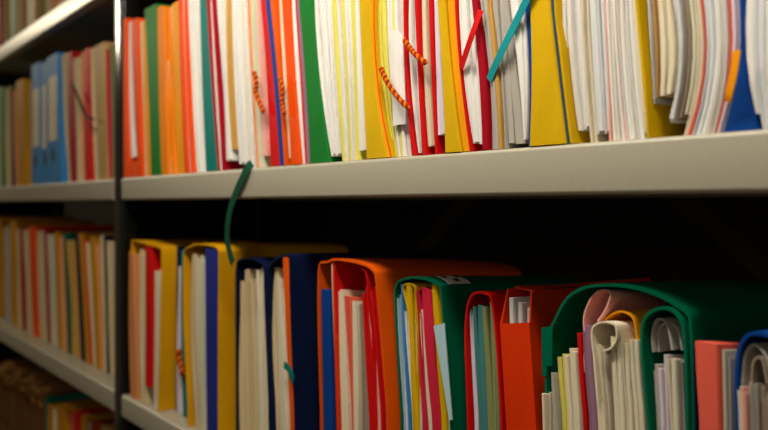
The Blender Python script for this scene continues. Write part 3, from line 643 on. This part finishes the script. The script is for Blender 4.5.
for key, x0, x1, y0, y1, dd, hx, hy in (('l4', 33, 39.2, 90, 146, .010, 35.5, 161), ('l5', 42.5, 46, 86, 148, .011, 45, 159), ('l6', 49, 56.5, 78, 140, .008, 53, 155)):
    a, c = at(x0, y0, dd), at(x1, y1, dd)
    b = MB(); b.box((a.x, dd - .0006, c.z), (c.x, dd + .0004, a.z))
    sp = [o for o in U3[key].children][0]
    lb = b.build('spine_label', card('crm'), sp)
    b = MB()
    for k in range(5):
        z = a.z - (a.z - c.z) * (.18 + .13 * k); w = (c.x - a.x) * random.uniform(.15, .3); xm = (a.x + c.x) / 2
        b.box((xm - w / 2, dd - .0009, z - .0025), (xm + w / 2, dd - .0004, z + .0025))
    h = at(hx, hy, dd); b2 = MB(); vs = []
    for k in range(20):
        an = 2 * math.pi * k / 20; vs.append((h.x + .013 * math.cos(an), dd - .0008, h.z + .018 * math.sin(an)))
    n = len(vs); vs += [(v[0], dd + .0004, v[2]) for v in vs]
    b2.add(vs, [tuple(range(n)), tuple(range(2 * n - 1, n - 1, -1))] + [(i, n + i, n + (i + 1) % n, (i + 1) % n) for i in range(n)])
    b2.build('finger_hole', M_INK, sp)

#================================================== top shelf, left of the post
LV4 = (-90, -45, None); G = 'files on the top shelf left of the post'
items = [
 T('t0', 'dark maroon folder at the far left of the top shelf', [('S', 'crim', (-8, -7, -6))]),
 T('t1', 'cream paper file left of the green folder on the top shelf', [('P', 'manila', (2, 2.3, 3)), ('P', 'tan', (4, 4.7, 6), dict(d=.014))]),
 T('t2', 'green folder on the top shelf at upper left', [('S', 'grn', (8.5, 9.3, 10))]),
 T('t3', 'cream paper stack right of the green folder on the top shelf', [('P', 'manila', (13.5, 14.5, 15)), ('P', 'tan', (21, 22, 22.5), dict(d=.013))], name='paper_bundle', cat='paper bundle'),
 T('t4', 'brown folder on the top shelf in the upper left corner', [('S', 'tan', (25.5, 26.5, 27))]),
 T('t5', 'olive and cream file right of the brown folder on the top shelf', [('P', 'olv', (39, 40, 41)), ('P', 'manila', (42.5, 43.5, 44), dict(d=.013))]),
 T('t6', 'peach paper file on the top shelf above the blue binders', [('P', 'peach', (50, 51, 52)), ('P', 'manila', (58, 59, 60), dict(d=.013))]),
 T('t7', 'pale yellow file at the frame top, right end of the top shelf', [('P', 'manila', (68, 69, 70)), ('P', 'gold', (77, 78, 79), dict(d=.013))]),
]
row(TOPS, LV4, items, (90, 91, 92), G)

#================================================== lower shelf, left of the post
LV5 = (240, 290, None); G = 'files on the lower shelf left of the post'
def q5(a, bb): return (a, a + (bb - a) * .45, bb)
items = [
 T('k0', 'mustard folder with a dark spine gap at the left frame edge of the lower shelf', [('S', 'mus', q5(-6, -6), dict(top=217)), ('P', 'gry', q5(4, 5.5), dict(d=.045, top=226))]),
 T('k1', 'second mustard folder from the left on the lower shelf', [('S', 'mus', q5(10, 11.5), dict(top=221)), ('P', 'manila', q5(16.5, 18), dict(d=.044, top=228))]),
 T('k2', 'crimson edged cream file, third from the left on the lower shelf', [('S', 'crim', q5(19.5, 22.5), dict(top=229)), ('P', 'manila', q5(23, 26.5), dict(d=.044, top=229))]),
 T('k3', 'brick red folder with cream sheets on the lower left shelf', [('S', 'redor', q5(29, 33), dict(top=226)), ('P', 'manila', q5(36.5, 40), dict(d=.045, top=230))]),
 T('k4', 'dark crimson file right of the brick red folder', [('S', 'crim', q5(44, 48), dict(top=229)), ('P', 'mint', q5(47, 51), dict(d=.044, top=234))]),
 T('k5', 'tan folder holding peach sheets, left of a thin green folder', [('S', 'mus', q5(54, 58), dict(top=232)), ('P', 'peach', q5(58.5, 62.5), dict(d=.044, top=236))]),
 T('k6', 'thin dark green folder with tan papers on the lower left shelf', [('S', 'dgrn', q5(63.5, 67.5), dict(top=233)), ('P', 'gold', q5(67, 72), dict(d=.044, top=240))]),
 T('k7', 'thin navy folder left of an amber one on the lower left shelf', [('S', 'navy', q5(75, 81), dict(top=234))]),
 T('k8', 'amber folder with a red edge and cream sheets, right of the navy one', [('S', 'mus', q5(78.5, 85.5), dict(top=233)), ('S', 'red', q5(82.5, 90), dict(d=.044, top=240)), ('P', 'manila', q5(84.5, 92.5), dict(d=.045, top=242))]),
 T('k9', 'broad amber folder third from the right on the lower left shelf', [('S', 'mus', q5(89.5, 96), dict(top=236)), ('P', 'peach', q5(95.5, 101), dict(d=.045, top=244))]),
 T('k10', 'cream paper file second from the black post on the lower left shelf', [('P', 'manila', q5(98.5, 103), dict(top=234))]),
 T('k11', 'dark blue edged cream file next to the black post on the lower left shelf', [('S', 'navy', q5(103.5, 106.5), dict(top=236)), ('P', 'manila', q5(105.5, 108.5), dict(d=.044, top=240))]),
]
row(LOW, LV5, items, (112, 112.3, 113), G, dflt=.042)

#================================================== bottom shelf, left of the post
LV6 = (400, 430, None); G = 'bundles and folders on the bottom shelf'
def old_bundle(label, xa, xb, yt, d, seed, key='brn'):
    rnd = random.Random(seed); a = at(xa, yt, d); c = at(xb, yt, d); w = c.x - a.x
    root = thing('paper_bundle', ((a.x + c.x) / 2, d, BOT), label, 'paper bundle', G)
    b = MB(); n = max(5, int(w / .016)); y1 = d + .2
    for k in range(n):
        x0 = a.x + w * k / n; x1 = a.x + w * (k + 1) / n - .0006; lv = []
        zt = a.z - rnd.uniform(.0, .022)
        for q in range(13):
            h = q / 12; wob = .003 * math.sin(h * 9 + k + seed)
            curl = -.016 * max(0, h - .86) / .14 * rnd.uniform(.3, 1)
            lv.append((BOT + .0008 + (zt - BOT) * h, x0 + wob * .4, x1 + wob * .4, d + rnd.uniform(0, .004) + curl))
        g = rnd.uniform(.75, 1.1); b.column(lv, y1, .003, 0, (g, g * .98, g * .93))
    b.build('paper_stack', paper(key), root)
    b = MB(); NU, NV = 22, 10; vs = []; fs = []             # ragged wrapper sheet crumpled over the top
    for lay in (0, 1):
        for j in range(NV + 1):
            for k in range(NU + 1):
                t, u = k / NU, j / NV
                if lay == 0:
                    bump = .008 * math.sin(t * 13 + seed + u * 5) + .006 * math.sin(t * 29 + u * 17) + rnd.uniform(-.004, .004)
                    edge = -.028 * max(0, 1 - u * 5) * (1 + .5 * math.sin(t * 21 + seed)) - .02 * (abs(t - .5) * 2) ** 6
                    vs.append((a.x + w * t, d - .006 + (y1 - d) * u - (.004 * math.sin(t * 40) if j == 0 else 0), a.z + .008 + bump + edge))
                else:
                    q = vs[j * (NU + 1) + k]; vs.append((q[0], q[1], q[2] - .0015))
    m = (NU + 1) * (NV + 1)
    for j in range(NV):
        for k in range(NU):
            q = j * (NU + 1) + k; fs.append((q, q + 1, q + NU + 2, q + NU + 1)); fs.append((m + q, m + q + NU + 1, m + q + NU + 2, m + q + 1))
    rim = [k for k in range(NU + 1)] + [j * (NU + 1) + NU for j in range(1, NV + 1)] + [NV * (NU + 1) + k for k in range(NU - 1, -1, -1)] + [j * (NU + 1) for j in range(NV - 1, 0, -1)]
    for i in range(len(rim)):
        p_, q_ = rim[i], rim[(i + 1) % len(rim)]; fs.append((p_, p_ + m, q_ + m, q_))
    b.add(vs, fs); b.build('wrapper', paper('oldp'), root, 80)
    b = MB(); z = BOT + .11
    b.tube([(a.x + w * t, d - .018, z + .004 * math.sin(t * 6)) for t in [k / 10 for k in range(11)]], .002, 6); b.build('string', plain('twine', (120, 95, 60), .9, .1), root)
    return root
old_bundle('frayed brown bundle of old papers, leftmost on the bottom shelf', -6, 11.5, 362, .032, 1)
old_bundle('frayed brown bundle of old papers, middle of the three on the bottom shelf', 12.5, 26, 371, .032, 2)
old_bundle('brown bundle of old papers with a torn top, next to the yellow folders', 27.5, 43, 382, .032, 3)
items = [
 T('m0', 'dark teal topped folder beside the brown paper bundles', [('S', 'teal', (45.8, 45.8, 45.8), dict(top=397, d=.037, mw=.02))]),
 T('m1', 'orange yellow folder on the bottom shelf nearest the brown bundles', [('S', 'mus', (47.5, 47.5, 47.5), dict(top=404, d=.040)), ('P', 'crm', (53, 53, 53), dict(top=408, d=.042)), ('S', 'mus', (56.5, 56.5, 57), dict(top=404, d=.040))]),
 T('m2', 'red file on the bottom shelf between yellow folders', [('P', 'sal', (70, 70, 71), dict(top=412, d=.042, n=2)), ('S', 'red', (74, 74, 75), dict(top=411, d=.041))]),
 T('m3', 'dim mustard folder on the bottom shelf right of the red file', [('S', 'mus', (81, 81, 82), dict(top=415, d=.043)), ('P', 'gry', (87, 87, 88), dict(top=420, d=.046))]),
 T('m4', 'dim reddish file on the bottom shelf beside the black post', [('S', 'dred', (91, 91, 92), dict(top=421, d=.045)), ('P', 'tan', (101, 101, 102), dict(top=424, d=.045))]),
]
row(BOT, LV6, items, (111, 111.5, 112), G, dflt=.04)

# ------------------------------------------------------------------ light
def lamp(name, kind, loc, target, energy, color, **k):
    l = bpy.data.lights.new(name, kind); l.energy = energy; l.color = color
    for a_, v in k.items(): setattr(l, a_, v)
    o = bpy.data.objects.new(name, l); COL.objects.link(o); o.location = loc
    o.rotation_euler = (Vector(target) - Vector(loc)).to_track_quat('-Z', 'Y').to_euler(); return o
WARM = (1.0, 0.92, 0.79)
lamp('ceiling_tube', 'AREA', (-0.66, -0.35, 1.93), (-0.72, 0.02, 1.25), 13.5, WARM, shape='RECTANGLE', size=1.25, size_y=0.08)
lamp('aisle_lamp', 'AREA', (-4.6, -0.95, 2.2), (-2.0, 0, 1.6), 14, (1.0, 0.86, 0.6), shape='RECTANGLE', size=0.2, size_y=0.3)
lamp('added_fill', 'AREA', (0.9, -2.3, 1.9), (-0.8, 0, 1.4), 6, WARM, shape='DISK', size=0.9)  # added soft fill from the right front, stands for no actual lamp
w = bpy.data.worlds.new('room_glow'); SC.world = w; w.use_nodes = True
w.node_tree.nodes['Background'].inputs[0].default_value = (1.0, 0.74, 0.46, 1); w.node_tree.nodes['Background'].inputs[1].default_value = 0.065
SC.view_settings.view_transform = 'Standard'; SC.view_settings.look = 'None'; SC.view_settings.exposure = 0.0; SC.view_settings.gamma = 1
SC.view_settings.use_curve_mapping = False
